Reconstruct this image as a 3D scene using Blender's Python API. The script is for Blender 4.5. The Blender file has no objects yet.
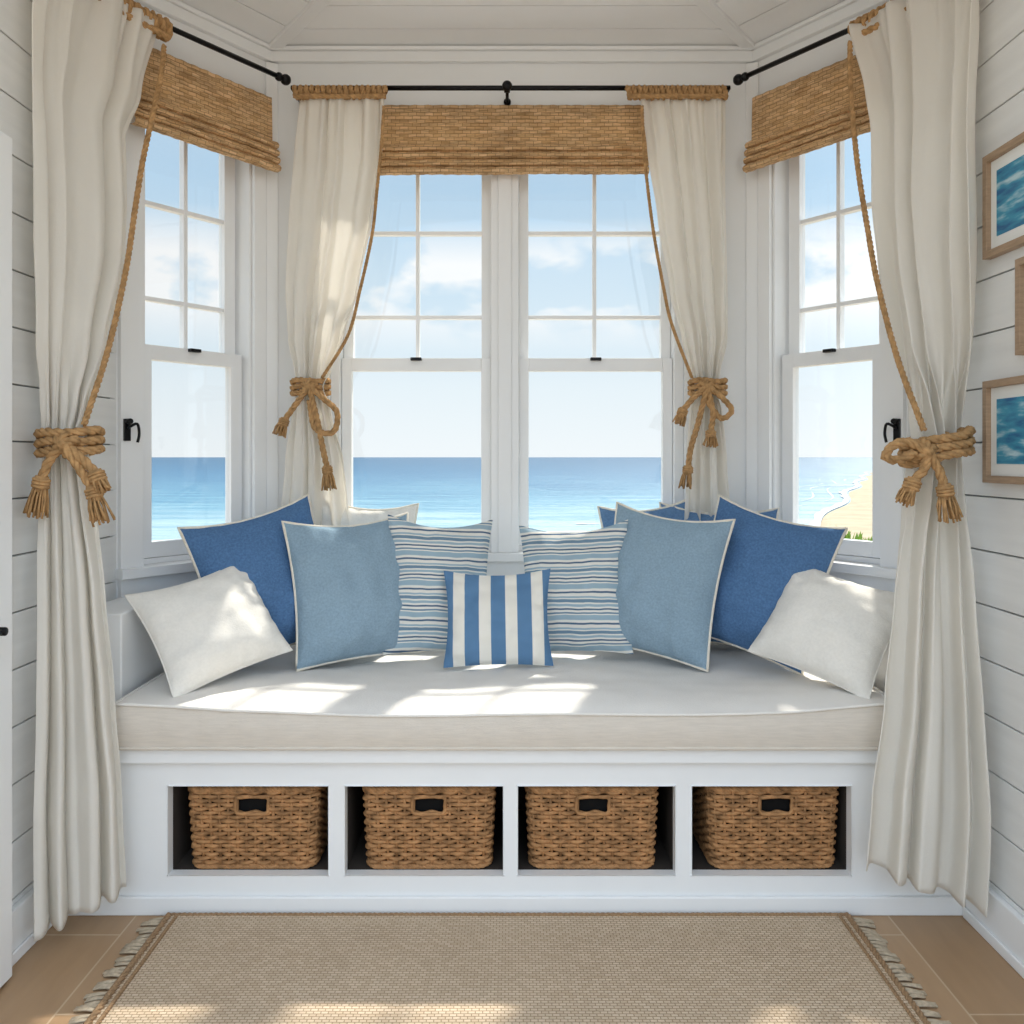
import bpy, math, random
from mathutils import Vector, Matrix, noise
random.seed(7)
F=850.0; H=1.22; HZ=457.0
sc=bpy.context.scene
# ------------------------------------------------------------------ materials
def lin(c):
    return tuple(((v/255)/12.92 if v/255<=0.04045 else ((v/255+0.055)/1.055)**2.4) for v in c)+(1,)
def mat(name,col,rough=0.6,var=0.0,vscale=8,bump=0.0,bscale=60,stretch=(1,1,1),spec=0.3,trans=0.0,metal=0.0,bdist=0.004):
    m=bpy.data.materials.new(name); m.use_nodes=True
    nt=m.node_tree; N=nt.nodes; L=nt.links
    b=N['Principled BSDF']; out=N['Material Output']
    c=lin(col)
    b.inputs['Base Color'].default_value=c
    b.inputs['Roughness'].default_value=rough
    b.inputs['Specular IOR Level'].default_value=spec
    b.inputs['Metallic'].default_value=metal
    tc=N.new('ShaderNodeTexCoord'); mp=N.new('ShaderNodeMapping'); mp.inputs['Scale'].default_value=stretch
    L.new(tc.outputs['Object'],mp.inputs['Vector'])
    if var>0:
        n=N.new('ShaderNodeTexNoise'); n.inputs['Scale'].default_value=vscale; n.inputs['Detail'].default_value=4
        L.new(mp.outputs[0],n.inputs['Vector'])
        r=N.new('ShaderNodeValToRGB')
        r.color_ramp.elements[0].position=0.3; r.color_ramp.elements[1].position=0.7
        r.color_ramp.elements[0].color=tuple(max(0,v*(1-var)) for v in c[:3])+(1,)
        r.color_ramp.elements[1].color=tuple(min(1,v*(1+var)) for v in c[:3])+(1,)
        L.new(n.outputs['Fac'],r.inputs['Fac']); L.new(r.outputs[0],b.inputs['Base Color'])
    if bump>0:
        n2=N.new('ShaderNodeTexNoise'); n2.inputs['Scale'].default_value=bscale; n2.inputs['Detail'].default_value=3
        L.new(mp.outputs[0],n2.inputs['Vector'])
        bp=N.new('ShaderNodeBump'); bp.inputs['Strength'].default_value=bump; bp.inputs['Distance'].default_value=bdist
        L.new(n2.outputs['Fac'],bp.inputs['Height']); L.new(bp.outputs[0],b.inputs['Normal'])
    if trans>0:
        t=N.new('ShaderNodeBsdfTranslucent'); t.inputs['Color'].default_value=c
        mx=N.new('ShaderNodeMixShader'); mx.inputs[0].default_value=trans
        L.new(b.outputs[0],mx.inputs[1]); L.new(t.outputs[0],mx.inputs[2]); L.new(mx.outputs[0],out.inputs['Surface'])
    return m
def stripes(name,axis,period,stops,rough=0.9,wob=0.0):
    m=mat(name,(255,255,255),rough,bump=0.3,bscale=250)
    nt=m.node_tree;N=nt.nodes;L=nt.links;b=N['Principled BSDF']
    tc=N.new('ShaderNodeTexCoord'); s=N.new('ShaderNodeSeparateXYZ'); L.new(tc.outputs['Object'],s.inputs[0])
    src=s.outputs[axis]
    if wob>0:
        n=N.new('ShaderNodeTexNoise'); n.inputs['Scale'].default_value=9; L.new(tc.outputs['Object'],n.inputs['Vector'])
        a=N.new('ShaderNodeMath'); a.operation='MULTIPLY_ADD'; a.inputs[1].default_value=wob
        L.new(n.outputs['Fac'],a.inputs[0]); L.new(src,a.inputs[2]); src=a.outputs[0]
    d=N.new('ShaderNodeMath'); d.operation='MULTIPLY_ADD'; d.inputs[1].default_value=1/period; d.inputs[2].default_value=50.25
    L.new(src,d.inputs[0])
    f=N.new('ShaderNodeMath'); f.operation='FRACT'; L.new(d.outputs[0],f.inputs[0])
    r=N.new('ShaderNodeValToRGB'); cr=r.color_ramp; cr.interpolation='CONSTANT'
    cr.elements[0].position=0; cr.elements[0].color=lin(stops[0][1])
    cr.elements[1].position=stops[1][0]; cr.elements[1].color=lin(stops[1][1])
    for p,c in stops[2:]:
        e=cr.elements.new(p); e.color=lin(c)
    L.new(f.outputs[0],r.inputs['Fac']); L.new(r.outputs[0],b.inputs['Base Color'])
    return m
M_wall=mat('white_paint',(242,243,243),0.55,0.02,3,0.05,30)
M_ship=mat('shiplap_paint',(232,232,230),0.55,0.04,5,0.12,12,(1,.4,6))
M_gap=mat('shiplap_gap',(150,152,152),0.9)
M_trim=mat('trim_paint',(243,244,244),0.35,0.01,4,0.03,30,spec=0.4)
M_ceil=mat('ceiling_paint',(247,248,248),0.6,0.02,4,0.05,20)
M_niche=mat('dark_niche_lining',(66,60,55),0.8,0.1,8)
M_black=mat('black_iron',(22,22,24),0.4,0.1,30,spec=0.5,metal=0.6)
M_curt=mat('linen_curtain',(252,249,243),0.95,0.02,12,0.2,260,(1,1,.6),0.1,0.48)
M_rope=mat('jute_rope',(184,146,102),0.9,0.3,60,0.5,300,spec=0.1)
M_cushT=mat('cushion_linen',(240,236,230),0.95,0.02,10,0.3,220,spec=0.1)
M_cushF=mat('cushion_boxing',(224,215,203),0.95,0.05,60,0.4,300,(.3,.3,3),0.1)
M_db=mat('blue_linen',(88,123,165),0.95,0.18,160,0.4,260,(1,1,1),0.1)
M_mb=mat('midblue_linen',(104,137,174),0.95,0.14,160,0.4,260,(1,1,1),0.1)
M_lb=mat('paleblue_linen',(146,170,187),0.95,0.1,160,0.4,260,(1,1,1),0.1)
M_wh=mat('ivory_linen',(242,238,230),0.95,0.03,120,0.35,260,(1,1,1),0.1)
M_pipe=mat('cream_piping',(238,230,215),0.9,0.06,90)
NV=(80,106,134);CRM=(234,231,223);LB=(160,184,198);GB=(116,144,165)
M_st=stripes('thin_stripe_linen',1,0.098,[(0,CRM),(.10,NV),(.16,CRM),(.24,LB),(.40,CRM),(.44,GB),(.49,CRM),(.56,NV),(.61,CRM),(.67,LB),(.75,CRM),(.80,GB),(.90,CRM),(.94,LB)],wob=0.016)
M_sv=stripes('wide_stripe_linen',0,0.082,[(0,(96,134,172)),(.55,(240,236,226))])
M_wick=mat('wicker',(172,128,86),0.7,0.42,35,0.4,150,spec=0.25)
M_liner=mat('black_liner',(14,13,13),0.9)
M_frame=mat('oak_frame',(168,142,116),0.5,0.15,20,0.2,60,(1,1,8))
M_mat=mat('mat_board',(238,238,234),0.9)
M_bush=mat('bush_leaf',(120,150,60),0.7,0.3,3,trans=0.3)
M_sand=mat('sand',(172,156,130),0.95,0.12,.6,0.2,2)
# shade woven
M_shade=mat('woven_reed',(206,164,112),0.8,0.3,14,0.0,stretch=(1,1,1),trans=0.15)
nt=M_shade.node_tree;N=nt.nodes;L=nt.links;b=N['Principled BSDF']
tc=[n for n in N if n.type=='TEX_COORD'][0]
mp=N.new('ShaderNodeMapping'); mp.inputs['Scale'].default_value=(14,14,170); L.new(tc.outputs['Object'],mp.inputs[0])
n=N.new('ShaderNodeTexNoise'); n.inputs['Scale'].default_value=1.0; n.inputs['Detail'].default_value=3; L.new(mp.outputs[0],n.inputs['Vector'])
w=N.new('ShaderNodeTexBrick'); w.inputs['Scale'].default_value=1; w.inputs['Brick Width'].default_value=.03; w.inputs['Row Height'].default_value=.013
w.inputs['Mortar Size'].default_value=.0018; w.inputs['Mortar Smooth'].default_value=1
w.inputs['Color1'].default_value=lin((232,200,158)); w.inputs['Color2'].default_value=lin((206,170,124)); w.inputs['Mortar'].default_value=lin((144,108,72))
uvn=N.new('ShaderNodeUVMap'); L.new(uvn.outputs[0],w.inputs['Vector'])
r=N.new('ShaderNodeValToRGB'); r.color_ramp.elements[0].position=.35; r.color_ramp.elements[0].color=(.60,.56,.52,1); r.color_ramp.elements[1].position=.6;r.color_ramp.elements[1].color=(1.1,1.05,1,1)
L.new(n.outputs['Fac'],r.inputs[0])
mx=N.new('ShaderNodeMixRGB'); mx.blend_type='MULTIPLY'; mx.inputs[0].default_value=1; L.new(w.outputs['Color'],mx.inputs[1]); L.new(r.outputs[0],mx.inputs[2]); L.new(mx.outputs[0],b.inputs['Base Color'])
bp=N.new('ShaderNodeBump'); bp.inputs['Strength'].default_value=.7; bp.inputs['Distance'].default_value=.004; L.new(n.outputs['Fac'],bp.inputs['Height']); L.new(bp.outputs[0],b.inputs['Normal'])
# rug
M_rug=mat('jute_rug',(196,178,150),0.95)
nt=M_rug.node_tree;N=nt.nodes;L=nt.links;b=N['Principled BSDF']
tc=[n for n in N if n.type=='TEX_COORD'][0]
br=N.new('ShaderNodeTexBrick'); br.inputs['Scale'].default_value=1; br.inputs['Brick Width'].default_value=.016; br.inputs['Row Height'].default_value=.009
br.inputs['Mortar Size'].default_value=.0016; br.inputs['Mortar Smooth'].default_value=1; 
br.inputs['Color1'].default_value=lin((224,205,180)); br.inputs['Color2'].default_value=lin((208,187,160)); br.inputs['Mortar'].default_value=lin((162,137,110))
L.new(tc.outputs['Object'],br.inputs['Vector'])
nz=N.new('ShaderNodeTexNoise'); nz.inputs['Scale'].default_value=5; nz.inputs['Detail'].default_value=6; L.new(tc.outputs['Object'],nz.inputs['Vector'])
r=N.new('ShaderNodeValToRGB'); r.color_ramp.elements[0].color=(.84,.82,.8,1); r.color_ramp.elements[1].color=(1.1,1.1,1.1,1); L.new(nz.outputs['Fac'],r.inputs[0])
mx=N.new('ShaderNodeMixRGB'); mx.blend_type='MULTIPLY'; mx.inputs[0].default_value=1; L.new(br.outputs['Color'],mx.inputs[1]); L.new(r.outputs[0],mx.inputs[2]); L.new(mx.outputs[0],b.inputs['Base Color'])
bp=N.new('ShaderNodeBump'); bp.inputs['Strength'].default_value=.6; bp.inputs['Distance'].default_value=.004; bp.invert=True; L.new(br.outputs['Fac'],bp.inputs['Height']); L.new(bp.outputs[0],b.inputs['Normal'])
# floor
M_floor=mat('floor_tile',(176,142,106),0.4,spec=0.4)
nt=M_floor.node_tree;N=nt.nodes;L=nt.links;b=N['Principled BSDF']
tc=[n for n in N if n.type=='TEX_COORD'][0]
mpf=N.new('ShaderNodeMapping'); mpf.inputs['Rotation'].default_value=(0,0,math.radians(90)); L.new(tc.outputs['Object'],mpf.inputs[0])
br=N.new('ShaderNodeTexBrick'); br.inputs['Scale'].default_value=1; br.inputs['Brick Width'].default_value=.62; br.inputs['Row Height'].default_value=.2
br.inputs['Mortar Size'].default_value=.0025
br.inputs['Color1'].default_value=lin((184,152,118)); br.inputs['Color2'].default_value=lin((170,138,104)); br.inputs['Mortar'].default_value=lin((200,176,146))
L.new(mpf.outputs[0],br.inputs['Vector'])
nz=N.new('ShaderNodeTexNoise'); nz.inputs['Scale'].default_value=4; nz.inputs['Detail'].default_value=6
mp3=N.new('ShaderNodeMapping'); mp3.inputs['Scale'].default_value=(6,1,1); L.new(tc.outputs['Object'],mp3.inputs[0]); L.new(mp3.outputs[0],nz.inputs['Vector'])
r=N.new('ShaderNodeValToRGB'); r.color_ramp.elements[0].color=(.82,.8,.78,1); r.color_ramp.elements[1].color=(1.1,1.1,1.1,1); L.new(nz.outputs['Fac'],r.inputs[0])
mx=N.new('ShaderNodeMixRGB'); mx.blend_type='MULTIPLY'; mx.inputs[0].default_value=1; L.new(br.outputs['Color'],mx.inputs[1]); L.new(r.outputs[0],mx.inputs[2]); L.new(mx.outputs[0],b.inputs['Base Color'])
# glass
M_glass=bpy.data.materials.new('window_glass'); M_glass.use_nodes=True
nt=M_glass.node_tree;N=nt.nodes;L=nt.links;N.remove(N['Principled BSDF'])
t=N.new('ShaderNodeBsdfTransparent'); t.inputs[0].default_value=(.97,.985,.99,1); g=N.new('ShaderNodeBsdfGlossy'); g.inputs['Roughness'].default_value=.02
mx=N.new('ShaderNodeMixShader'); mx.inputs[0].default_value=.03; L.new(t.outputs[0],mx.inputs[1]); L.new(g.outputs[0],mx.inputs[2]); L.new(mx.outputs[0],N['Material Output'].inputs[0])
# sea
M_sea=bpy.data.materials.new('sea_water'); M_sea.use_nodes=True
nt=M_sea.node_tree;N=nt.nodes;L=nt.links;b=N['Principled BSDF']; b.inputs['Roughness'].default_value=.4; b.inputs['Specular IOR Level'].default_value=.2
ge=N.new('ShaderNodeNewGeometry'); s=N.new('ShaderNodeSeparateXYZ'); L.new(ge.outputs['Position'],s.inputs[0])
dv=N.new('ShaderNodeMath'); dv.operation='DIVIDE'; dv.inputs[0].default_value=40; L.new(s.outputs[1],dv.inputs[1])
mp4=N.new('ShaderNodeMapping'); mp4.inputs['Scale'].default_value=(.05,.30,1); L.new(ge.outputs['Position'],mp4.inputs[0])
nz=N.new('ShaderNodeTexNoise'); nz.inputs['Scale'].default_value=1; nz.inputs['Detail'].default_value=6; nz.inputs['Roughness'].default_value=.6; L.new(mp4.outputs[0],nz.inputs['Vector'])
ad=N.new('ShaderNodeMath'); ad.operation='MULTIPLY_ADD'; ad.inputs[1].default_value=.9; L.new(nz.outputs['Fac'],ad.inputs[0]); L.new(dv.outputs[0],ad.inputs[2])
r=N.new('ShaderNodeValToRGB'); cr=r.color_ramp
sb=N.new('ShaderNodeMath'); sb.operation='SUBTRACT'; sb.inputs[1].default_value=.22; L.new(ad.outputs[0],sb.inputs[0])
cr.elements[0].position=.15; cr.elements[0].color=lin((20,66,94)); cr.elements[1].position=1.05 if False else 1.0; cr.elements[1].color=lin((142,166,172))
e=cr.elements.new(.42); e.color=lin((44,94,124)); e=cr.elements.new(.75); e.color=lin((88,132,150))
L.new(sb.outputs[0],r.inputs[0])
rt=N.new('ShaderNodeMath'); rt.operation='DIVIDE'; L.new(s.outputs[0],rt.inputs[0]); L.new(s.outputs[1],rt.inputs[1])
mr=N.new('ShaderNodeMapRange'); mr.inputs[1].default_value=.27; mr.inputs[2].default_value=.44; mr.inputs[4].default_value=.85; L.new(rt.outputs[0],mr.inputs[0])  # right side paler: sun glitter painted into the water colour
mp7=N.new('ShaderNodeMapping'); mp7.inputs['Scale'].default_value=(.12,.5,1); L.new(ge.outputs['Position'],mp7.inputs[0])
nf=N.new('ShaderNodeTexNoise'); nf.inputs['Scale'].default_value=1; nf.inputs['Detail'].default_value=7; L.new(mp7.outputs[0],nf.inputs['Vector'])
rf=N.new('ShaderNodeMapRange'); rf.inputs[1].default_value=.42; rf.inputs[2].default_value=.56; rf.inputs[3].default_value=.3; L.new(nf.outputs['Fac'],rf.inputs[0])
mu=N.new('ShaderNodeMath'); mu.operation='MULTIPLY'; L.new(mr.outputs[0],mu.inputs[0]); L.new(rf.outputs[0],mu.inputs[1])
mxs=N.new('ShaderNodeMixRGB'); L.new(mu.outputs[0],mxs.inputs[0]); L.new(r.outputs[0],mxs.inputs[1]); mxs.inputs[2].default_value=lin((176,184,186))  # pale speckle of the painted glitter over the water colour
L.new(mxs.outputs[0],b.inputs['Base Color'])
nb=N.new('ShaderNodeTexNoise'); nb.inputs['Scale'].default_value=1; nb.inputs['Detail'].default_value=8
mp5=N.new('ShaderNodeMapping'); mp5.inputs['Scale'].default_value=(.35,.9,1); L.new(ge.outputs['Position'],mp5.inputs[0]); L.new(mp5.outputs[0],nb.inputs['Vector'])
bp=N.new('ShaderNodeBump'); bp.inputs['Strength'].default_value=.9; bp.inputs['Distance'].default_value=.8; L.new(nb.outputs['Fac'],bp.inputs['Height']); L.new(bp.outputs[0],b.inputs['Normal'])
# painting
M_art=bpy.data.materials.new('seascape_print'); M_art.use_nodes=True
nt=M_art.node_tree;N=nt.nodes;L=nt.links;b=N['Principled BSDF']; b.inputs['Roughness'].default_value=.5
tc=N.new('ShaderNodeTexCoord'); mp6=N.new('ShaderNodeMapping'); mp6.inputs['Scale'].default_value=(1,6,30); L.new(tc.outputs['Object'],mp6.inputs[0])
nz=N.new('ShaderNodeTexNoise'); nz.inputs['Scale'].default_value=1.5; nz.inputs['Detail'].default_value=5; L.new(mp6.outputs[0],nz.inputs['Vector'])
r=N.new('ShaderNodeValToRGB'); cr=r.color_ramp; cr.elements[0].position=.35; cr.elements[0].color=lin((34,98,146)); cr.elements[1].position=.68; cr.elements[1].color=lin((190,216,224))
e=cr.elements.new(.52); e.color=lin((60,150,180)); L.new(nz.outputs['Fac'],r.inputs[0]); L.new(r.outputs[0],b.inputs['Base Color'])

# ------------------------------------------------------------------ mesh builder
def catmull(P,step):
    P=[Vector(p) for p in P]
    if len(P)<3:
        n=max(2,int((P[1]-P[0]).length/step)); return [P[0].lerp(P[1],i/n) for i in range(n+1)]
    Q=[P[0]*2-P[1]]+P+[P[-1]*2-P[-2]]; out=[]
    for i in range(1,len(Q)-2):
        n=max(1,int((Q[i+1]-Q[i]).length/step))
        for k in range(n):
            t=k/n
            out.append(0.5*((2*Q[i])+(Q[i+1]-Q[i-1])*t+(2*Q[i-1]-5*Q[i]+4*Q[i+1]-Q[i+2])*t*t+(3*Q[i]-Q[i-1]-3*Q[i+1]+Q[i+2])*t**3))
    out.append(P[-1]); return out
def frames(P):
    fr=[]; up=None
    for i in range(len(P)):
        a=P[max(0,i-1)];c=P[min(len(P)-1,i+1)]
        t=(c-a)
        t=t.normalized() if t.length>1e-9 else Vector((0,0,1))
        if up is None:
            up=Vector((0,0,1)) if abs(t.z)<.9 else Vector((1,0,0))
        n=up-t*up.dot(t)
        n=n.normalized() if n.length>1e-6 else t.orthogonal().normalized()
        up=n; fr.append((t,n,t.cross(n)))
    return fr
class MB:
    def __init__(s,name): s.n=name;s.v=[];s.f=[];s.m=[];s.sm=[];s.mats=[];s.uv={}
    def mi(s,m):
        if m not in s.mats: s.mats.append(m)
        return s.mats.index(m)
    def add(s,V,Fc,m,smooth=False,M=None,uvs=None):
        o=len(s.v); k=s.mi(m)
        for p in V:
            p=Vector(p); s.v.append(M@p if M else p)
        for f in Fc:
            if uvs: s.uv[len(s.f)]=[uvs[i] for i in f]
            s.f.append([i+o for i in f]); s.m.append(k); s.sm.append(smooth)
    def box(s,x0,x1,y0,y1,z0,z1,m,M=None):
        V=[(x,y,z) for x in (x0,x1) for y in (y0,y1) for z in (z0,z1)]
        s.add(V,[(0,1,3,2),(4,6,7,5),(0,4,5,1),(2,3,7,6),(0,2,6,4),(1,5,7,3)],m,False,M)
    def grid(s,fn,nu,nv,m,smooth=True,M=None,uvf=None):
        V=[fn(i/nu,j/nv) for j in range(nv+1) for i in range(nu+1)]
        Fc=[(j*(nu+1)+i,j*(nu+1)+i+1,(j+1)*(nu+1)+i+1,(j+1)*(nu+1)+i) for j in range(nv) for i in range(nu)]
        uvs=[uvf(i/nu,j/nv) for j in range(nv+1) for i in range(nu+1)] if uvf else None
        s.add(V,Fc,m,smooth,M,uvs)
    def tube(s,P,r,m,n=8,M=None,rf=None,closed=False,flat=1.0):
        P=[Vector(p) for p in P]; fr=frames(P); V=[];Fc=[]
        for i,(p,(t,a,b)) in enumerate(zip(P,fr)):
            rr=rf(i/(len(P)-1)) if rf else r
            for k in range(n):
                an=2*math.pi*k/n; V.append(p+a*math.cos(an)*rr+b*math.sin(an)*rr*flat)
        for i in range(len(P)-1):
            for k in range(n): Fc.append((i*n+k,i*n+(k+1)%n,(i+1)*n+(k+1)%n,(i+1)*n+k))
        if closed:
            i=len(P)-1
            for k in range(n): Fc.append((i*n+k,i*n+(k+1)%n,(k+1)%n,k))
        else:
            Fc.append(tuple(reversed(range(n)))); Fc.append(tuple(range((len(P)-1)*n,len(P)*n)))
        s.add(V,Fc,m,True,M)
    def rope(s,P,R,m=None,pitch=None):
        m=m or M_rope; pitch=pitch or R*6
        C=catmull(P,pitch/8); fr=frames(C); L=0;st=[[],[],[]]
        for i,(p,(t,a,b)) in enumerate(zip(C,fr)):
            if i: L+=(C[i]-C[i-1]).length
            for k in range(3):
                an=2*math.pi*(L/pitch+k/3); st[k].append(p+(a*math.cos(an)+b*math.sin(an))*R*.5)
        for q in st: s.tube(q,R*.55,m,6)
    def tassel(s,p,d,ln,R,m=None,n=26):
        m=m or M_rope; p=Vector(p); d=Vector(d).normalized(); a=d.orthogonal().normalized(); b=d.cross(a)
        for k in range(3):
            c=p+d*(k*R*.45)
            s.tube([c+(a*math.cos(t)+b*math.sin(t))*R*.95 for t in [2*math.pi*i/12 for i in range(12)]],R*.26,m,6,closed=True)
        s.tube([p-d*R*.5,p+d*R*1.6],R*.9,m,8)
        for k in range(n):
            an=random.random()*6.28; rr=math.sqrt(random.random()); fl=rr*R*random.uniform(1.2,1.9)
            o=a*math.cos(an)+b*math.sin(an)
            e=p+o*fl+d*ln*random.uniform(.85,1.05)
            mid=p+o*rr*R*1.25+d*ln*.5+Vector((random.uniform(-1,1),random.uniform(-1,1),0))*R*.15
            s.tube(catmull([p+o*rr*R*.8+d*R*.6,mid,e],ln/5),R*.16,m,4)
    def finish(s,bevel=0,matrix=None,solid=0):
        me=bpy.data.meshes.new(s.n); me.from_pydata([tuple(v) for v in s.v],[],s.f)
        for m in s.mats: me.materials.append(m)
        me.polygons.foreach_set('material_index',s.m); me.polygons.foreach_set('use_smooth',s.sm)
        if s.uv:
            u=me.uv_layers.new(name='UVMap')
            for fi,q in s.uv.items():
                for li,c in zip(me.polygons[fi].loop_indices,q): u.data[li].uv=c
        me.update()
        o=bpy.data.objects.new(s.n,me); sc.collection.objects.link(o)
        if matrix: o.matrix_world=matrix
        if solid:
            q=o.modifiers.new('s','SOLIDIFY'); q.thickness=solid
        if bevel:
            q=o.modifiers.new('b','BEVEL'); q.width=bevel; q.segments=2; q.limit_method='ANGLE'; q.angle_limit=math.radians(50)
        return o
T=Matrix.Translation; R=Matrix.Rotation
def pw(px,py,d):  # measured photo position at a known depth -> metres
    return Vector(((px-512)/F*d,d,H+(HZ-py)/F*d))

# ------------------------------------------------------------------ room shell
YB=3.09; XC=.88; XS=1.22; YS=2.62; ZC=2.70
ang=math.atan2(YB-YS,XS-XC); LS=math.hypot(YB-YS,XS-XC)
MC=T((0,YB,0)); ML=T((-XS,YS,0))@R(ang,4,'Z'); MR=T((XC,YB,0))@R(-ang,4,'Z')
TH=.12
def wall(name,M,u0,u1,ou0,ou1,oz0,oz1):
    b=MB(name)
    b.box(u0,u1,0,TH,0,oz0,M_wall,M); b.box(u0,u1,0,TH,oz1,2.9,M_wall,M)
    b.box(u0,ou0,0,TH,oz0,oz1,M_wall,M); b.box(ou1,u1,0,TH,oz0,oz1,M_wall,M)
    return b.finish()
OZ0,OZ1=.875,2.43
wall('wall_back',MC,-XC-.05,XC+.05,-.66,.625,OZ0,OZ1)
wall('wall_bay_left',ML,-.04,LS,.08,.50,OZ0,OZ1)
wall('wall_bay_right',MR,0,LS+.04,LS-.50,LS-.08,OZ0,OZ1)
Z1,Z2=1.536,1.583; MZ=[1.74,2.053]
def sash(b,M,u0,u1,z0,z1,st,yy,gl,mun):
    b.box(u0-st,u0,yy,yy+.035,z0-gl[0],z1+gl[1],M_trim,M); b.box(u1,u1+st,yy,yy+.035,z0-gl[0],z1+gl[1],M_trim,M)
    b.box(u0,u1,yy,yy+.035,z0-gl[0],z0,M_trim,M); b.box(u0,u1,yy,yy+.035,z1,z1+gl[1],M_trim,M)
    b.box(u0,u1,yy+.015,yy+.019,z0,z1,M_glass,M)
    if mun:
        uc=(u0+u1)/2
        b.box(uc-.007,uc+.007,yy+.004,yy+.032,z0,z1,M_trim,M)
        for z in MZ: b.box(u0,u1,yy+.005,yy+.031,z-.007,z+.007,M_trim,M)
def unit(b,M,g0,g1,st):
    sash(b,M,g0,g1,.945,Z1,st,.03,(.05,Z2-Z1),False)
    sash(b,M,g0,g1,Z2,2.38,st,.068,(Z2-Z1-.004,.04),True)
    c=(g0+g1)/2
    b.box(c-.02,c+.02,.012,.03,Z2-.010,Z2+.001,M_black,M)
def casing(b,M,u0,u1,w0,w1,line=True):
    b.box(u0-w0,u0,-.018,-.0005,OZ0,OZ1+.06,M_trim,M); b.box(u1,u1+w1,-.018,-.0005,OZ0,OZ1+.06,M_trim,M)
    b.box(u0,u1,-.018,-.0005,OZ1,OZ1+.06,M_trim,M)
    if line:
        b.box(u0+.0005,u0+.010,.0,TH-.002,OZ0,OZ1-.013,M_trim,M); b.box(u1-.010,u1-.0005,.0,TH-.002,OZ0,OZ1-.013,M_trim,M)
    b.box(u0-w0-.01,u1+w1+.01,-.045,-.0005,OZ0-.03,OZ0,M_trim,M); b.box(u0-w0,u1+w1,-.02,-.0005,OZ0-.10,OZ0-.03,M_trim,M)
    b.box(u0+.001,u1-.001,.03,TH-.002,OZ0+.0005,OZ0+.018,M_trim,M); b.box(u0+.001,u1-.001,0.001,TH-.002,OZ1-.012,OZ1-.0005,M_trim,M)
b=MB('window_1')
unit(b,MC,-.589,-.113,.036); unit(b,MC,.061,.553,.036)
b.box(-.076,.024,-.018,TH,OZ0,OZ1,M_trim,MC); b.box(-.05,-.002,-.03,-.0185,OZ0,OZ1,M_trim,MC)
b.box(-.6595,-.626,.001,TH-.002,OZ0,OZ1,M_trim,MC); b.box(.590,.6245,.001,TH-.002,OZ0,OZ1,M_trim,MC)
casing(b,MC,-.66,.625,.06,.06,False); b.finish(.002)
def crank(b,M,u,z,sg):
    b.box(u-.010,u+.010,-.028,-.018,z-.040,z+.028,M_black,M)
    b.tube(catmull([M@Vector(p) for p in [(u,-.03,z),(u,-.045,z+.005),(u+sg*.018,-.05,z+.012),(u+sg*.024,-.05,z-.018),(u+sg*.020,-.048,z-.045)]],.006),.0045,M_black,8)
    b.tube([M@Vector(p) for p in [(u,-.02,z+.02),(u,-.045,z+.02)]],.009,M_black,8)
b=MB('window_2'); unit(b,ML,.136,.437,.044); casing(b,ML,.08,.50,.075,.05); crank(b,ML,.022,1.31,1); b.finish(.002)
b=MB('window_3'); unit(b,MR,LS-.437,LS-.136,.044); casing(b,MR,LS-.50,LS-.08,.05,.075); crank(b,MR,LS-.022,1.31,-1); b.finish(.002)
for n,sx in (('trim_1',-1),('trim_2',1)):
    b=MB(n); b.box(-.022,.022,-.022,-.001,.60,ZC-.055,M_trim,T((sx*(XC-.004),YB-.002,0))@R(-sx*ang/2,4,'Z')); b.finish(.004)
for n,sx in (('wall_left',-1),('wall_right',1)):
    b=MB(n); x0,x1=sorted((sx*(XS+.012),sx*(XS+.12)))
    b.box(x0,x1,.7,YS+.06,0,2.9,M_gap)
    z=.0; x0,x1=sorted((sx*XS,sx*(XS+.02)))
    while z<2.75:
        b.box(x0,x1,.7,YS+.02,z,z+.136,M_ship); z+=.140
    b.finish(.0015)
    b=MB('baseboard_'+n[5:]); x0,x1=sorted((sx*XS,sx*(XS-.018))); b.box(x0,x1,.7,2.255,.0,.125,M_trim)
    x0,x1=sorted((sx*(XS-.0185),sx*(XS-.026))); b.box(x0,x1,.7,2.255,.0,.03,M_trim); b.finish(.004)
b=MB('floor'); b.box(-2.4,2.4,-1.2,3.2,-.08,0,M_floor); b.finish()
# ceiling
b=MB('ceiling')
AP=Vector((0,2.1,2.82)); C=[Vector((XS,.7,ZC)),Vector((XS,YS,ZC)),Vector((XC,YB,ZC)),Vector((-XC,YB,ZC)),Vector((-XS,YS,ZC)),Vector((-XS,.7,ZC))]
RF=Vector((0,.7,2.82))
def facet(A,Bq,P,Q,dist):
    n=max(2,round(dist/.125))
    for k in range(n):
        t0=k/n; t1=(k+1)/n-.004/dist
        q=[A.lerp(P,t0),Bq.lerp(Q,t0),Bq.lerp(Q,t1),A.lerp(P,t1)]
        up=Vector((0,0,.012)); V=q+[v+up for v in q]
        b.add(V,[(0,1,2,3),(7,6,5,4),(0,4,5,1),(1,5,6,2),(2,6,7,3),(3,7,4,0)],M_ceil)
    g=Vector((0,0,.011)); b.add([A+g,Bq+g,Q+g,P+g],[(0,1,2,3)],M_gap)
facet(C[2],C[3],AP,AP,1.0); facet(C[1],C[2],AP,AP,1.05); facet(C[3],C[4],AP,AP,1.05)
facet(C[0],C[1],RF,AP,1.2); facet(C[4],C[5],AP,RF,1.2)
b.box(-1.5,1.5,.7,3.5,2.88,2.93,M_ceil)
b.finish()
b=MB('trim_3')
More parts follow.
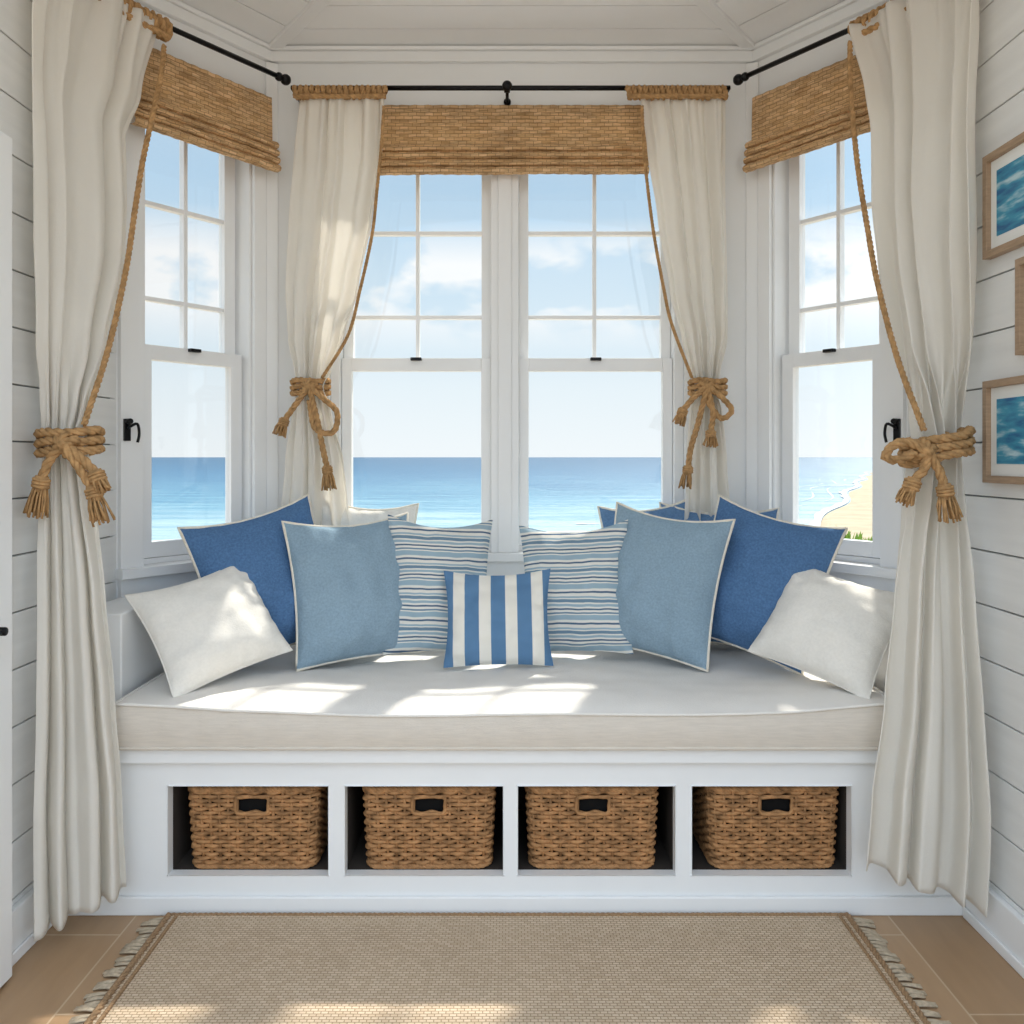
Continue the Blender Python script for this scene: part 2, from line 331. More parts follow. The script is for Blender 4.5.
for c in C[1:5]:
    d=(AP-c); l=d.length; q=d.to_track_quat('X','Z').to_matrix().to_4x4()
    b.box(.0,l,-.022,.022,-.016,.004,M_trim,T(c)@q)
b.finish(.003)
b=MB('trim_4')
for M,u0,u1 in ((MC,-XC,XC),(ML,0,LS),(MR,0,LS)):
    b.box(u0,u1,-.02,0,ZC-.05,ZC,M_trim,M); b.box(u0,u1,-.035,-.0205,ZC-.014,ZC,M_trim,M)
for sx in(-1,1):
    x0,x1=sorted((sx*XS,sx*(XS-.02))); b.box(x0,x1,.7,YS,ZC-.05,ZC,M_trim)
b.finish(.003)
b=MB('door_1'); b.box(-1.205,-1.166,1.15,1.985,.008,1.965,M_trim)
for z0,z1 in((.15,.9),(1.05,1.85)):
    b.box(-1.1655,-1.160,1.25,1.88,z0,z1,M_trim)
b.tube([(-1.166,1.90,.83),(-1.13,1.90,.83)],.010,M_black,10); b.tube([(-1.14,1.90,.83),(-1.135,1.82,.83)],.007,M_black,8)
b.finish(.003)

# ------------------------------------------------------------------ bench
YF=2.27
b=MB('window_seat_bench')
zt=.447
op=[(-.917,-.49),(-.445,-.024),(.016,.435),(.48,.904)]; z0,z1=.104,.342
e=[-1.205]+[v for o in op for v in o]+[1.205]
zs=[0,z0,z1,zt-.0405]; V=[];Fc=[]
for yy in (YF,YF+.025):
    for zz in zs:
        for x in e: V.append((x,yy,zz))
nx=len(e); LY=nx*len(zs)
for j in range(3):
    for i in range(nx-1):
        hole=(j==1 and i%2==1)
        a=j*nx+i
        if not hole:
            Fc.append((a,a+1,a+1+nx,a+nx)); Fc.append((a+LY+nx,a+1+nx+LY,a+1+LY,a+LY))
        else:
            Fc+= [(a,a+LY,a+1+LY,a+1),(a+nx,a+nx+1,a+nx+1+LY,a+nx+LY),(a,a+nx,a+nx+LY,a+LY),(a+1,a+1+LY,a+1+nx+LY,a+1+nx)]
b.add(V,Fc,M_trim)
for o in op:
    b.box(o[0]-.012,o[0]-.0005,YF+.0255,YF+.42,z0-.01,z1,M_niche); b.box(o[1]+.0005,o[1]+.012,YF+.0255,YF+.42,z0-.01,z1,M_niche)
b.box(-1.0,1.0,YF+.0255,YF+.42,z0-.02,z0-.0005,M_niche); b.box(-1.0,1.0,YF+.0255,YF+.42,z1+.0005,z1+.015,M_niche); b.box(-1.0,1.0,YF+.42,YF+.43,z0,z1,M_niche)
b.box(-1.205,1.205,YF-.020,YF+.36,zt-.04,zt,M_trim); 
b.box(-1.0,1.0,YF+.3605,YB-.01,zt-.04,zt,M_trim)
b.box(-1.205,1.205,YF-.012,YF-.0005,.0,.05,M_trim)
for sx in(-1,1):
    xa,xb=(-1.205,-1.07) if sx<0 else (1.06,1.205)
    b.box(xa,xb,YF+.06,YS-.01,zt,.79,M_trim)
b.finish(.004)

# cushion
b=MB('bench_cushion'); zb=.4475; ztc=.552
XL,XR=-1.045,1.015
def edge(v,sx):
    y=2.238+v*(3.035-2.238)
    xx=XL if sx<0 else XR
    if y>2.60:
        k=(y-2.60)/(3.035-2.60); xx=xx*(1-k)+ (sx*.86)*k
    return xx,y
def zedge(x): return ztc-.012*math.exp(-((x)/.55)**2)+.004*math.sin(x*7+1)+.016*max(0,abs(x)-.75)/.25
def top(u,v):
    xl,y=edge(v,-1); xr,_=edge(v,1); x=xl+(xr-xl)*u
    k=(1-abs(2*u-1)**8)*(1-abs(2*v-1)**8)
    z=zedge(x)+.018*k+.007*noise.noise(Vector((x*3,y*5,0)))*k+.004*noise.noise(Vector((x*9,y*14,2)))*k
    return (x,y,z)
b.grid(top,120,50,M_cushT)
per=[]
for i in range(101): 
    xl,y=edge(0,-1);xr,_=edge(0,1); per.append((xl+(xr-xl)*i/100,y))
for i in range(1,41): per.append(edge(i/40,1))
for i in range(1,61): per.append((.86-1.72*i/60,3.035))
for i in range(1,40): per.append(edge(1-i/40,-1))
n=len(per); cen=Vector((0,2.65))
def side(u,v):
    i=int(round(u*n))%n; p=Vector(per[i]); bul=.010*math.sin(math.pi*v)
    d=Vector((0,-1)) if i<=100 else (p-cen).normalized()
    q=p+d*bul; zz=zb+(zedge(p.x)-zb)*v
    return (q.x,q.y+.0015*math.sin(p.x*60+v*3),zz)
b.grid(side,n,6,M_cushF)
b.tube([(p[0],p[1]-(.003 if i<=100 else 0),zedge(p[0])) for i,p in enumerate(per)],.0045,M_cushT,8,closed=True)
b.tube([(p[0],p[1]-(.003 if i<=100 else 0),zb+.006) for i,p in enumerate(per)],.0045,M_cushF,8,closed=True)
b.add([(p[0],p[1],zb) for p in per],[tuple(range(n))],M_cushF)
b.finish()

# ------------------------------------------------------------------ pillows
def pillow(w,h,t,m,cx,cy,yaw=0,lean=15,roll=0,pipe=None,seed=0,name='throw_pillow',zs=.570,pin=.09,wk=1.0):
    b=MB(name); Nn=36
    def shp(x,y):
        X=w/2*x*(1-pin*(1-y*y)*abs(x)); c=pin*(1.5 if y>0 else .6); Y=h/2*y*(1-c*(1-x*x)*abs(y))
        return X,Y
    def surf(sg):
        def f(u,v):
            x=2*u-1;y=2*v-1
            x=math.copysign(1-(1-abs(x))**1.25,x); y=math.copysign(1-(1-abs(y))**1.25,y)
            X,Y=shp(x,y)
            k=max(0,(1-abs(x)**2.3))**.62*max(0,(1-abs(y)**2.3))**.62
            z=sg*t/2*k*(1-.15*y)
            wr=noise.noise(Vector((x*2.2+seed*3.1,y*2.2,sg)))*.016+noise.noise(Vector((x*5+seed,y*5,sg+5)))*.007
            pk=.0045*(math.sin(x*22+seed)*abs(y)**3+math.sin(y*22+seed)*abs(x)**3)
            return (X,Y,z+(wr*wk+pk)*min(1,k*3))
        return f
    b.grid(surf(1),Nn,Nn,m)
    f2=surf(-1); b.grid(lambda u,v:f2(1-u,v),Nn,Nn,m)
    loop=[]
    K=20
    for i in range(K): loop.append(shp(-1+2*i/K,-1))
    for i in range(K): loop.append(shp(1,-1+2*i/K))
    for i in range(K): loop.append(shp(1-2*i/K,1))
    for i in range(K): loop.append(shp(-1,1-2*i/K))
    b.tube([(p[0],p[1],0) for p in loop],.0048 if pipe else .002,pipe or m,6,closed=True)
    Rm=R(math.radians(yaw),4,'Z')@R(math.radians(90-lean),4,'X')@R(math.radians(roll),4,'Z')
    mz=min((Rm@v).z for v in b.v)
    return b.finish(matrix=T((cx,cy,zs-mz-.004))@Rm)
pillow(.44,.46,.17,M_db,-.775,2.70,38,15,12,M_pipe,2)
pillow(.34,.49,.10,M_wh,-.515,2.965,6,6,-4,M_pipe,3)
pillow(.42,.46,.17,M_lb,-.505,2.73,28,14,2,M_pipe,4)
pillow(.355,.45,.13,M_st,-.24,2.80,16,12,-4,None,5,pin=.11)
pillow(.34,.30,.10,M_sv,-.045,2.675,0,16,1,None,6)
pillow(.37,.43,.13,M_st,.205,2.80,-16,12,4,None,7,pin=.11)
pillow(.33,.48,.10,M_mb,.49,2.965,-6,6,6,M_pipe,8)
pillow(.41,.47,.17,M_lb,.475,2.73,-33,13,-6,M_pipe,9)
pillow(.40,.48,.12,M_mb,.70,2.92,-14,6,-2,M_pipe,10)
pillow(.43,.46,.17,M_db,.78,2.69,-38,15,-12,M_pipe,11)
pillow(.37,.33,.16,M_wh,-.870,2.46,38,34,14,None,12,wk=.6)
pillow(.37,.33,.16,M_wh,.915,2.45,-38,34,-14,None,13,wk=.6)

# ------------------------------------------------------------------ baskets
def basket_mesh():
    b=MB('wicker_basket'); W,D,Ht=.350,.27,.222; rc=.03
    def per(z,off=0):
        s=.94+.06*z/Ht; w=W/2*s+off;d=D/2*s+off;pts=[]
        for cx,cy,a0 in((w-rc,-d+rc,-90),(w-rc,d-rc,0),(-w+rc,d-rc,90),(-w+rc,-d+rc,180)):
            for k in range(7):
                a=math.radians(a0+k*15); pts.append(Vector((cx+rc*math.cos(a),cy+rc*math.sin(a),z)))
        q=pts+[pts[0]]; L=[0]
        for i in range(1,len(q)): L.append(L[-1]+(q[i]-q[i-1]).length)
        n=192; out=[];j=0
        for i in range(n):
            s_=L[-1]*i/n
            while L[j+1]<s_: j+=1
            t=(s_-L[j])/(L[j+1]-L[j]); p=q[j].lerp(q[j+1],t); tg=(q[j+1]-q[j]).normalized(); out.append((p,Vector((tg.y,-tg.x,0))))
        return out
    rows=19; K=24
    for r_ in range(rows):
        z=.008+r_*(Ht-.020)/(rows-1); P=per(z); path=[]
        for i,(p,nn) in enumerate(P):
            a=math.sin(2*math.pi*K*i/192+ (math.pi if r_%2 else 0))
            path.append((p+nn*(.0045*a)+Vector((0,0,.0012*math.sin(i*.7+r_*2.1)))))
        hole=.155<z<.195
        if hole:
            idx=[i for i,(p,_) in enumerate(P) if abs(p.x)<.042 and p.y<0]
            inn=set(idx); 
            st=max(idx)+1 if 0 not in inn else max(i for i in idx if i<96)+1
            seq=[(st+k)%192 for k in range(192) if (st+k)%192 not in inn]
            b.tube([path[i] for i in seq],.0056,M_wick,6)
        else: b.tube(path,.0056,M_wick,6,closed=True)
    for k in range(K*2):
        i=int(192*(k+.5)/(K*2))%192
        A=per(.004)[i][0]; Bq=per(Ht-.006)[i][0]
        if abs(A.x)<.038 and A.y<0: Bq=per(.155)[i][0]
        b.tube([A,Bq],.004,M_wick,5)
    for zz,rr in((Ht-.004,.0085),(.008,.008)):
        C_=[p for p,_ in per(zz)]
        b.rope([C_[i] for i in range(0,192,6)]+[C_[0],C_[3]],rr,M_wick,.035)
    y=-D/2-.002; b.tube(catmull([(-.042,y,.196),(-.044,y,.175),(-.040,y,.155),(0,y,.152),(.040,y,.155),(.044,y,.175),(.042,y,.196),(0,y,.199),(-.042,y,.196)],.006),.005,M_wick,6)
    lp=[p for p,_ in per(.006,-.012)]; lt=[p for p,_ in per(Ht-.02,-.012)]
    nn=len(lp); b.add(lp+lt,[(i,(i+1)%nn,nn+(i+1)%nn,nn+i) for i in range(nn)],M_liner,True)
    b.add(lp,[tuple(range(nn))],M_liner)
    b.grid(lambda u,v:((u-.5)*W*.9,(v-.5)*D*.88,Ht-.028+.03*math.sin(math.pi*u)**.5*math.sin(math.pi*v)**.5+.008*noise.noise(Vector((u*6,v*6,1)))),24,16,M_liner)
    return b
o0=basket_mesh().finish()
for i,x in enumerate([-.702,-.227,.219,.708]):
    o=o0 if i==0 else bpy.data.objects.new('wicker_basket',o0.data)
    if i: sc.collection.objects.link(o)
    o.location=(x,2.430,.1045); o.rotation_euler=(0,0,math.radians([0,.8,-.6,1][i]))

# ------------------------------------------------------------------ rug
b=MB('jute_rug'); RX0,RX1,RY0,RY1=-.905,.885,.75,2.245
def rg(u,v):
    x=RX0+(RX1-RX0)*u;y=RY0+(RY1-RY0)*v; return(x,y,.011+.0015*noise.noise(Vector((x*3,y*3,0))))
b.grid(rg,60,50,M_rug)
b.box(RX0,RX1,RY0,RY1,.001,.0085,M_rug)
M_rugb=mat('rug_border',(160,130,98),0.95,0.25,200,0.5,300)
M_fr=mat('rug_fringe',(196,180,156),0.95,0.2,90)
b.rope([(RX0,RY1,.009),(RX1,RY1,.009)],.007,M_rugb)
for x,sx in((RX0,-1),(RX1,1)):
    b.rope([(x,RY0,.010),(x,RY1,.010)],.0085,M_rugb); b.rope([(x-sx*.022,RY0,.012),(x-sx*.022,RY1,.012)],.005,M_rugb)
    y=RY0+.01
    while y<RY1:
        ln=random.uniform(.042,.06); dy=random.uniform(-.012,.012)
        for k in(-1,0,1):
            b.tube([(x,y+k*.002,.008),(x+sx*ln*.5,y+dy*.5+k*.003,.008),(x+sx*ln,y+dy+k*.005,.004)],.0028,M_fr,5)
        y+=.0155
b.finish()

# ------------------------------------------------------------------ shades
def shade(name,M,u0,u1,zt_,zb_,y0):
    b=MB(name)
    prof=[(y0,zt_)]; zf=zb_+.105
    k=8
    for i in range(1,k+1): prof.append((y0-.004*i/k,zt_+(zf-zt_)*i/k))
    for j in range(4):
        a=zf-.028*j; o=.004*j
        prof+=[(y0-.020-o,a+.003),(y0-.034-o,a-.004),(y0-.042-o,a-.014),(y0-.038-o,a-.024),(y0-.020-o,a-.027),(y0-.010-o,a-.022)]
    prof.append((y0+.005,zb_+.008))
    S=[0]
    for i in range(1,len(prof)): S.append(S[-1]+math.dist(prof[i],prof[i-1]))
    nv=len(prof)-1; nu=60
    def f(u,v):
        i=int(round(v*nv)); y,z=prof[i]; x=u0+(u1-u0)*u
        return (x,y,z+.004*noise.noise(Vector((x*4,z*6,0)))*(i>8)+.0012*math.sin(x*140))
    b.grid(f,nu,nv,M_shade,True,M,lambda u,v:(u*(u1-u0),S[int(round(v*nv))]))
    b.box(u0,u1,y0+.003,-.019,zt_-.03,zt_,M_shade,M)
    return b.finish()
shade('woven_roman_shade',MC,-.478,.485,2.485,2.230,-.035)
shade('woven_roman_shade',ML,.0,.545,2.50,2.232,-.055)
shade('woven_roman_shade',MR,LS-.545,LS-.0,2.50,2.232,-.055)

# ------------------------------------------------------------------ rods
b=MB('curtain_rod'); ZR=2.507; yr=2.965
b.tube([(-.77,yr,ZR),(.76,yr,ZR)],.0085,M_black,12)
def ball(b,c,r): 
    b.tube([Vector(c)+Vector((0,0,r*math.sin(a))) for a in [math.radians(x) for x in range(-90,91,15)]],r,M_black,12,rf=lambda t:max(.0005,r*math.cos(math.radians(-90+180*t))))
for x in(-.017,):
    b.tube([(x,yr,ZR),(x,YB-.001,ZR)],.006,M_black,8); b.tube([(x,YB-.012,ZR),(x,YB-.001,ZR)],.013,M_black,12); b.tube([(x-.010,yr,ZR),(x+.010,yr,ZR)],.016,M_black,12)
ball(b,(-.017,yr-.008,ZR+.004),.018)
for x in(-.767,.757): b.tube([(x,yr,ZR),(x,YB-.001,ZR)],.006,M_black,8)
b.finish()
for sx in(-1,1):
    b=MB('curtain_rod')
    pts=[(sx*.795,2.985,2.545),(sx*1.055,2.625,2.545),(sx*1.135,2.48,2.545),(sx*1.165,2.35,2.545),(sx*1.172,2.02,2.545)]
    b.tube([pts[0]]+catmull(pts[1:],.03),.0085,M_black,12); ball(b,pts[0],.019); ball(b,(sx*.812,2.962,2.545),.015)
    b.tube([(sx*1.17,2.10,2.545),(sx*1.219,2.10,2.545)],.007,M_black,8)
    b.finish()

# ------------------------------------------------------------------ curtains
def interp(L,z):
    if z>=L[0][0]: return L[0][1:]
    for a,c in zip(L,L[1:]):
        if z>=c[0]:
            t=(a[0]-z)/(a[0]-c[0]); t=t*t*(3-2*t)*.5+t*.5
            return tuple(p+(q-p)*t for p,q in zip(a[1:],c[1:]))
    return L[-1][1:]
def curtain(levels,folds,seed,hem=None,ztie=None,rows=140,cols=140,bow=0):
    b=MB('linen_curtain'); z0=levels[-1][0]; z1=levels[0][0]
    def f(u,v):
        z=z1+(z0-z1)*v
        if hem: z=z1+(z0+hem*u-z1)*v
        ox,oy,ix,iy,am=interp(levels,z)
        uu=u+.04*math.sin(2*math.pi*(u*2+seed*.37))+.02*math.sin(2*math.pi*(u*5+seed))
        uu-= .04*math.sin(2*math.pi*seed*.37)*(1-u)+.04*math.sin(2*math.pi*(2+seed*.37))*u
        A=Vector((ox,oy,0));Bq=Vector((ix,iy,0)); d=Bq-A; nrm=Vector((d.y,-d.x,0)).normalized()
        if nrm.y>0: nrm=-nrm
        w=math.sin(2*math.pi*folds*uu+seed+.9*noise.noise(Vector((uu*3,z*1.1,seed))))
        g=math.exp(-((z-ztie)/.22)**2); gt=math.exp(-((z1-z)/.18)**2)
        gg=max(g,gt)
        w2=math.sin(2*math.pi*folds*2.2*uu+seed*2+z*.8)
        lowf=noise.noise(Vector((u*2.2,z*1.3,seed+9)))
        cr=g*.010*noise.noise(Vector((u*9,z*14,seed)))
        p=A+d*u+nrm*(am*(w*.95+w2*(.15+.5*gg)+lowf*.9)+cr+.005*noise.noise(Vector((u*7,z*4,seed+2))))+d*(.03*noise.noise(Vector((u*4,z*2,seed+4))))
        if bow: 
            kb=min(1,max(0,(z-1.9)/.5)); p-=nrm*(bow*kb*4*u*(1-u))
        return (p.x,p.y,z)
    b.grid(f,cols,rows,M_curt)
    return b.finish(solid=.0025), f
def lv_front(rowsd,ztop,zbot):
    out=[]
    for y,po,pi,do,di,am in rowsd:
        dm=(do+di)/2; z=H+(HZ-y)/F*dm
        out.append([z,(po-512)/F*do,do,(pi-512)/F*di,di,am])
    out[0][0]=ztop; out[-1][0]=zbot
    return out
FL=lv_front([(-10,40,164,2.10,2.57,.012),(60,30,148,2.08,2.52,.020),(110,28,130,2.075,2.46,.022),(180,27,130,2.075,2.43,.024),(250,27,127,2.075,2.40,.026),(340,32,108,2.09,2.30,.026),(400,40,92,2.13,2.20,.022),
 (440,44,84,2.15,2.17,.020),(480,42,92,2.14,2.16,.024),(600,38,106,2.10,2.17,.028),(700,35,116,2.09,2.18,.030),(800,32,124,2.07,2.19,.032),(925,34,128,2.08,2.19,.034)],2.525,.045)
FR=lv_front([(-10,978,852,2.14,2.57,.012),(60,976,870,2.14,2.53,.020),(110,974,876,2.14,2.48,.022),(180,974,879,2.14,2.44,.024),(250,974,885,2.14,2.40,.026),(340,972,896,2.15,2.30,.026),(400,966,910,2.17,2.20,.022),
 (440,962,917,2.19,2.17,.020),(480,966,908,2.17,2.16,.024),(600,974,893,2.13,2.17,.028),(700,981,884,2.12,2.18,.030),(800,985,870,2.11,2.19,.032),(925,982,862,2.12,2.19,.034)],2.525,.085)
curtain(FL,3.6,1.3,hem=.06,ztie=1.26,bow=.03)
curtain(FR,3.8,2.1,hem=.09,ztie=1.26,bow=.03)
def lv_back(rowsd):
    return [[H+(HZ-y)/F*2.955,(po-512)/F*2.955,2.955,(pi-512)/F*2.955,2.955,am] for y,po,pi,am in rowsd]
BL=lv_back([(96,298,384,.011),(150,293,383,.016),(220,288,374,.018),(290,284,361,.020),(340,286,346,.020),(370,293,333,.018),(388,297,326,.017),(410,291,333,.02),(460,284,345,.022),(530,279,350,.022),(612,278,352,.022)])
BR=lv_back([(96,725,641,.011),(150,727,648,.016),(220,728,658,.018),(290,729,670,.020),(340,728,683,.020),(370,721,691,.018),(388,717,696,.017),(410,723,690,.02),(460,728,686,.022),(530,733,683,.022),(612,734,682,.022)])
curtain(BL,3.6,3.3,ztie=1.46,cols=110); curtain(BR,3.4,4.6,ztie=1.46,cols=110)

# ------------------------------------------------------------------ rope trims & tie-backs
def coil(b,P,Rr,R0,pitch):
    C=catmull(P,pitch/14); fr=frames(C); L=0;path=[]
    for i,(p,(t,a,c)) in enumerate(zip(C,fr)):
        if i:L+=(C[i]-C[i-1]).length
        an=2*math.pi*L/pitch; path.append(p+(a*math.cos(an)+c*math.sin(an))*Rr)
    b.rope(path[::2],R0)
for sx,xa,xb in((-1,-.755,-.437),(1,.40,.745)):
    b=MB('jute_curtain_rope')
    coil(b,[(xa,2.957,2.487),(xb,2.957,2.487)],.017,.010,.0195)
    b.rope([(xa,2.935,2.466),(xb,2.935,2.466)],.009)
    px=[(384,106),(381,150),(377,190),(372,235),(360,290),(348,335),(322,378)] if sx<0 else [(642,106),(644,150),(648,190),(654,235),(664,290),(672,325),(692,378)]
    b.rope([pw(x,y,2.915) for x,y in px],.006)
    b.finish()
for sx in(-1,1):
    b=MB('jute_curtain_rope')
    P=[(sx*1.055,2.615,2.528),(sx*1.130,2.48,2.528),(sx*1.160,2.35,2.528),(sx*1.166,2.05,2.528)]
    coil(b,P,.024,.012,.0235)
    b.rope([(p[0]-sx*.012,p[1]-.03,2.495) for p in P],.012)
    if sx<0: pts=[pw(164,46,2.56),pw(162,70,2.50),pw(154,110,2.44),pw(143,160,2.40),pw(135,210,2.37),pw(126,270,2.32),pw(108,350,2.22),pw(84,425,2.10)]
    else: pts=[pw(850,42,2.56),pw(851,90,2.50),pw(857,160,2.44),pw(867,225,2.40),pw(878,285,2.33),pw(898,360,2.21),pw(924,430,2.10)]
    b.rope(pts,.008)
    b.finish()
def tie(cx,cy,z,rx,ry,Rr,tilt,tails,n=3):
    b=MB('rope_tieback')
    for k in range(n):
        zz=z+(k-(n-1)/2)*Rr*1.9
        P=[]
        for i in range(17):
            a=2*math.pi*i/16; P.append(Vector((cx+rx*math.cos(a),cy+ry*math.sin(a),zz+tilt*math.cos(a)+.003*math.sin(3*a+k))))
        b.rope(P,Rr)
    kx,kz=tails[0]
    K=Vector((kx,cy-ry-Rr*.6,kz))
    for a0 in(25,-40,90):
        a=math.radians(a0); d=Vector((math.cos(a),0,math.sin(a)))
        b.rope([K-d*Rr*2.3+Vector((0,Rr,0)),K-d*Rr*1.2-Vector((0,Rr*.8,0)),K-Vector((0,Rr*1.6,0)),K+d*Rr*1.2-Vector((0,Rr*.8,0)),K+d*Rr*2.3+Vector((0,Rr,0))],Rr)
    for tl in tails[1:]:
        pts,tas=tl
        P=[K+Vector((0,-Rr,0))]+[Vector((x,K.y-Rr*.6,zz)) for x,zz in pts]
        b.rope(P,Rr)
        if tas: 
            d=(P[-1]-P[-2]); b.tassel(P[-1],d+Vector((0,0,-d.length)),tas,Rr*1.5)
    return b.finish()
def q(px,py,d): v=pw(px,py,d); return (v.x,v.z)
d=2.06
tie(-1.118,2.15,1.258,.072,.060,.0120,.004,[q(60,444,d),([q(46,460,d),q(38,480,d)],.09),([q(76,468,d),q(90,490,d)],.085),([q(80,460,d),q(93,474,d)],.05)])
tie(1.078,2.16,1.245,.082,.060,.0120,.018,[q(932,452,d),([q(912,442,d),q(897,446,d),q(890,457,d),q(904,460,d),q(920,452,d)],None),([q(930,468,d),q(918,482,d)],.06),([q(944,470,d),q(950,488,d)],.085)])
d=2.88
tie(-.700,2.955,1.462,.062,.045,.0105,0,[q(308,386,d),([q(296,402,d),q(283,420,d)],.055),([q(322,398,d),q(336,412,d),q(332,432,d),q(314,428,d),q(308,400,d)],None),([q(316,420,d),q(322,450,d),q(326,468,d)],.075)])
tie(.680,2.955,1.462,.060,.045,.0105,0,[q(708,386,d),([q(694,398,d),q(684,410,d)],.05),([q(722,396,d),q(733,410,d),q(722,418,d),q(708,400,d)],None),([q(714,412,d),q(712,432,d)],.05),([q(700,420,d),q(692,448,d),q(689,468,d)],.07)])

# ------------------------------------------------------------------ pictures on right wall
def pic(y0,y1,z0,z1):
    b=MB('framed_seascape'); xw=XS-.0005; fw=.018
    b.box(xw-.022,xw,y0,y0+fw,z0,z1,M_frame); b.box(xw-.022,xw,y1-fw,y1,z0,z1,M_frame)
    b.box(xw-.022,xw,y0+fw,y1-fw,z0,z0+fw,M_frame); b.box(xw-.022,xw,y0+fw,y1-fw,z1-fw,z1,M_frame)
    b.box(xw-.010,xw,y0+fw,y1-fw,z0+fw,z1-fw,M_mat); b.box(xw-.012,xw-.010,y0+fw+.028,y1-fw-.028,z0+fw+.03,z1-fw-.03,M_art)
    b.finish(.0015)
pic(1.82,2.165,1.722,1.982); pic(1.82,2.165,1.155,1.412)
pic(1.74,2.025,1.462,1.69)

# ------------------------------------------------------------------ outside
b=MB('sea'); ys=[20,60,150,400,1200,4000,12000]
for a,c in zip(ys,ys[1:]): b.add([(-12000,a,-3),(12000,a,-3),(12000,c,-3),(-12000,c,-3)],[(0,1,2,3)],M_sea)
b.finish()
def shore(x): return 33+max(0,(x-10.5))*2.3+1.2*math.sin(x*.35)
b=MB('beach_sand')
def sd(u,v):
    x=-60+160*u; sh=shore(x); y=4+(sh-4)*v; return (x,y,-3.04+ .35*(1-v)**.7 +(.08 if v<.97 else 0))
b.grid(sd,160,30,M_sand); b.finish()
b=MB('beach_foam'); M_foam=mat('sea_foam',(190,196,197),0.8,0.08,1)
def fm(u,v):
    x=-60+160*u; y=shore(x)-.6+v*(1.2+3*abs(noise.noise(Vector((x*.3,0,0))))); return (x,y,-2.93+.02*v)
b.grid(fm,300,4,M_foam)
for kk in (1,2,3,4):
    def fm2(u,v,kk=kk):
        x=4+60*u; wd=1.3*max(0,noise.noise(Vector((x*.2,kk*3.3,0)))+.12); return (x,shore(x)+kk*5+1.5*math.sin(x*.3+kk)+v*wd,-2.96)
    b.grid(fm2,200,2,M_foam)
b.finish()
b=MB('dune_shrub')
base=Vector((13.3,34,-2.9))
for k in range(460):
    a=random.random()*6.28; rr=random.random()**.5*1.2; p=base+Vector((math.cos(a)*rr,math.sin(a)*rr,0)); h=random.uniform(.4,1.05)*(1.4-rr*.5)
    d=Vector((random.uniform(-.5,.5),random.uniform(-.5,.5),1))*h; s_=Vector((random.uniform(.05,.12),random.uniform(-.05,.05),0))
    b.add([p-s_*.4,p+s_*.4,p+d*.6+s_,p+d,p+d*.6-s_],[(0,1,2,3,4)],M_bush)
b.finish()

# ------------------------------------------------------------------ world, sun, camera
w=bpy.data.worlds.new('sky'); sc.world=w; w.use_nodes=True; nt=w.node_tree;N=nt.nodes;L=nt.links
bg=N['Background']; tc=N.new('ShaderNodeTexCoord'); s=N.new('ShaderNodeSeparateXYZ'); L.new(tc.outputs['Generated'],s.inputs[0])
r=N.new('ShaderNodeValToRGB'); cr=r.color_ramp
cr.elements[0].position=0.0; cr.elements[0].color=lin((202,194,182)); cr.elements[1].position=1.0; cr.elements[1].color=lin((212,220,232))
for p,c in((.495,(202,194,182)),(.5,(246,250,252)),(.54,(236,245,250)),(.59,(214,233,246)),(.65,(190,219,242)),(.74,(200,217,236))):
    e=cr.elements.new(p); e.color=lin(c)
mr=N.new('ShaderNodeMath'); mr.operation='MULTIPLY_ADD'; mr.inputs[1].default_value=.5; mr.inputs[2].default_value=.5; L.new(s.outputs[2],mr.inputs[0]); L.new(mr.outputs[0],r.inputs[0])
mp=N.new('ShaderNodeMapping'); mp.inputs['Scale'].default_value=(1,1,1.8); mp.inputs['Location'].default_value=(2.3,1,.35); L.new(tc.outputs['Generated'],mp.inputs[0])
nz=N.new('ShaderNodeTexNoise'); nz.inputs['Scale'].default_value=5.0; nz.inputs['Detail'].default_value=7; nz.inputs['Roughness'].default_value=.5; L.new(mp.outputs[0],nz.inputs['Vector'])
cm=N.new('ShaderNodeValToRGB'); cm.color_ramp.elements[0].position=.43; cm.color_ramp.elements[1].position=.49; L.new(nz.outputs['Fac'],cm.inputs[0])
up=N.new('ShaderNodeMapRange'); up.inputs[1].default_value=.12; up.inputs[2].default_value=.17; L.new(s.outputs[2],up.inputs[0])
up2=N.new('ShaderNodeMapRange'); up2.inputs[1].default_value=.27; up2.inputs[2].default_value=.22; L.new(s.outputs[2],up2.inputs[0])
cf=N.new('ShaderNodeMath'); cf.operation='MULTIPLY'; L.new(cm.outputs[0],cf.inputs[0]); L.new(up.outputs[0],cf.inputs[1])
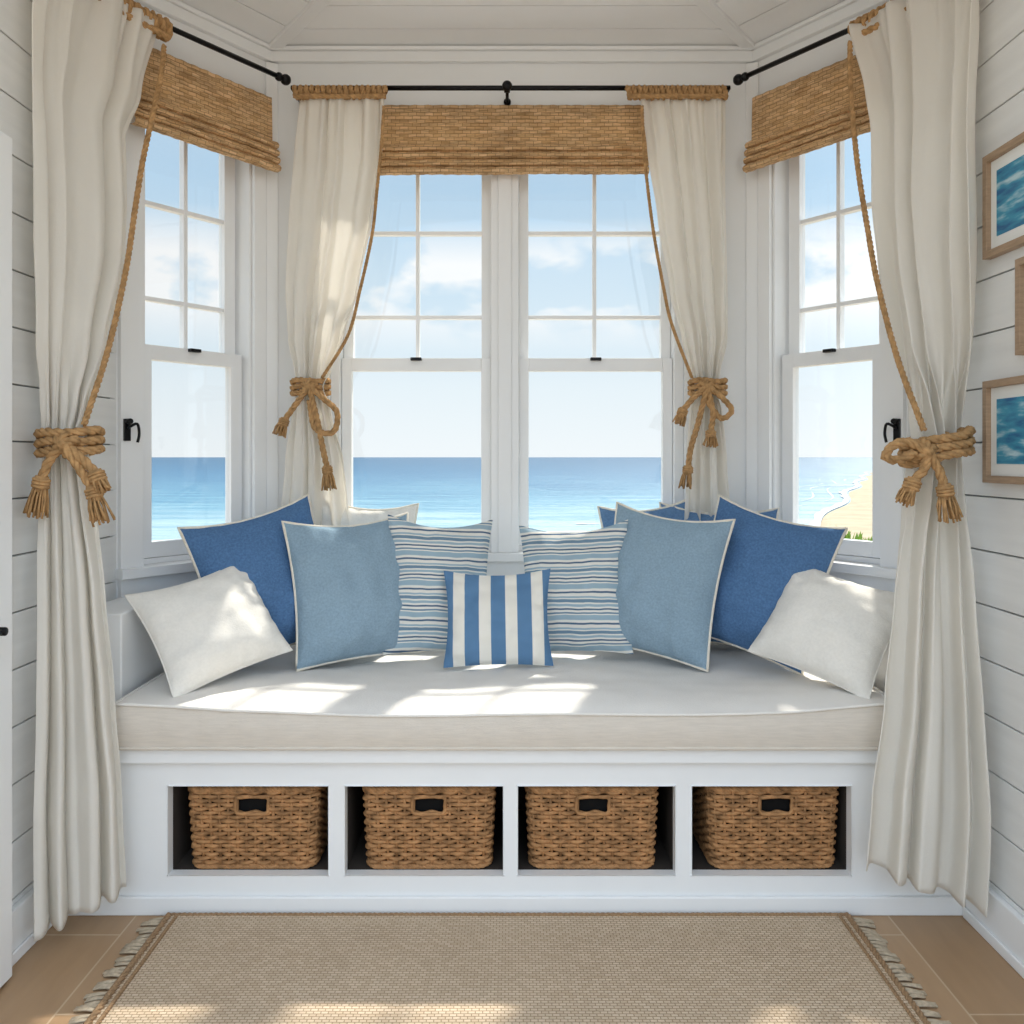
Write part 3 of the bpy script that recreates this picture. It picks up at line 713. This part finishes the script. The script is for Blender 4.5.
cf2=N.new('ShaderNodeMath'); cf2.operation='MULTIPLY'; L.new(up2.outputs[0],cf2.inputs[1]); L.new(cf.outputs[0],cf2.inputs[0])
mx=N.new('ShaderNodeMixRGB'); L.new(cf2.outputs[0],mx.inputs[0]); L.new(r.outputs[0],mx.inputs[1]); mx.inputs[2].default_value=(1,1,1,1)
L.new(mx.outputs[0],bg.inputs[0])
bx=N.new('ShaderNodeMapRange'); bx.inputs[1].default_value=.22; bx.inputs[2].default_value=.45; bx.inputs[3].default_value=1.0; bx.inputs[4].default_value=1.25; L.new(s.outputs[0],bx.inputs[0])
by=N.new('ShaderNodeMapRange'); by.inputs[1].default_value=.2; by.inputs[2].default_value=-.5; by.inputs[3].default_value=0; by.inputs[4].default_value=.8; L.new(s.outputs[1],by.inputs[0])  # added fill: sky made brighter behind the camera to light the room
bz=N.new('ShaderNodeMapRange'); bz.inputs[1].default_value=.4; bz.inputs[2].default_value=.75; bz.inputs[3].default_value=0; bz.inputs[4].default_value=1.2; L.new(s.outputs[2],bz.inputs[0])  # sky above the visible part brightened too, as added room fill
ad=N.new('ShaderNodeMath'); ad.operation='ADD'; L.new(bx.outputs[0],ad.inputs[0]); L.new(by.outputs[0],ad.inputs[1])
ad2=N.new('ShaderNodeMath'); ad2.operation='ADD'; L.new(ad.outputs[0],ad2.inputs[0]); L.new(bz.outputs[0],ad2.inputs[1]); L.new(ad2.outputs[0],bg.inputs[1])
sl=bpy.data.lights.new('sun','SUN'); sl.energy=5.8; sl.angle=math.radians(1.8); sl.color=(1,.93,.83)
so=bpy.data.objects.new('sun',sl); sc.collection.objects.link(so)
so.rotation_euler=Vector((-.42,-1,-1.5)).to_track_quat('-Z','Y').to_euler(); so.location=(4,9,14)
cam=bpy.data.cameras.new('camera'); co=bpy.data.objects.new('camera',cam); sc.collection.objects.link(co)
co.location=(0,0,H); co.rotation_euler=(math.radians(90),0,0); cam.sensor_width=36; cam.lens=F/1024*36; cam.shift_y=-(512-HZ)/1024; cam.clip_end=20000; cam.clip_start=.05
sc.camera=co
sc.view_settings.view_transform='Standard'
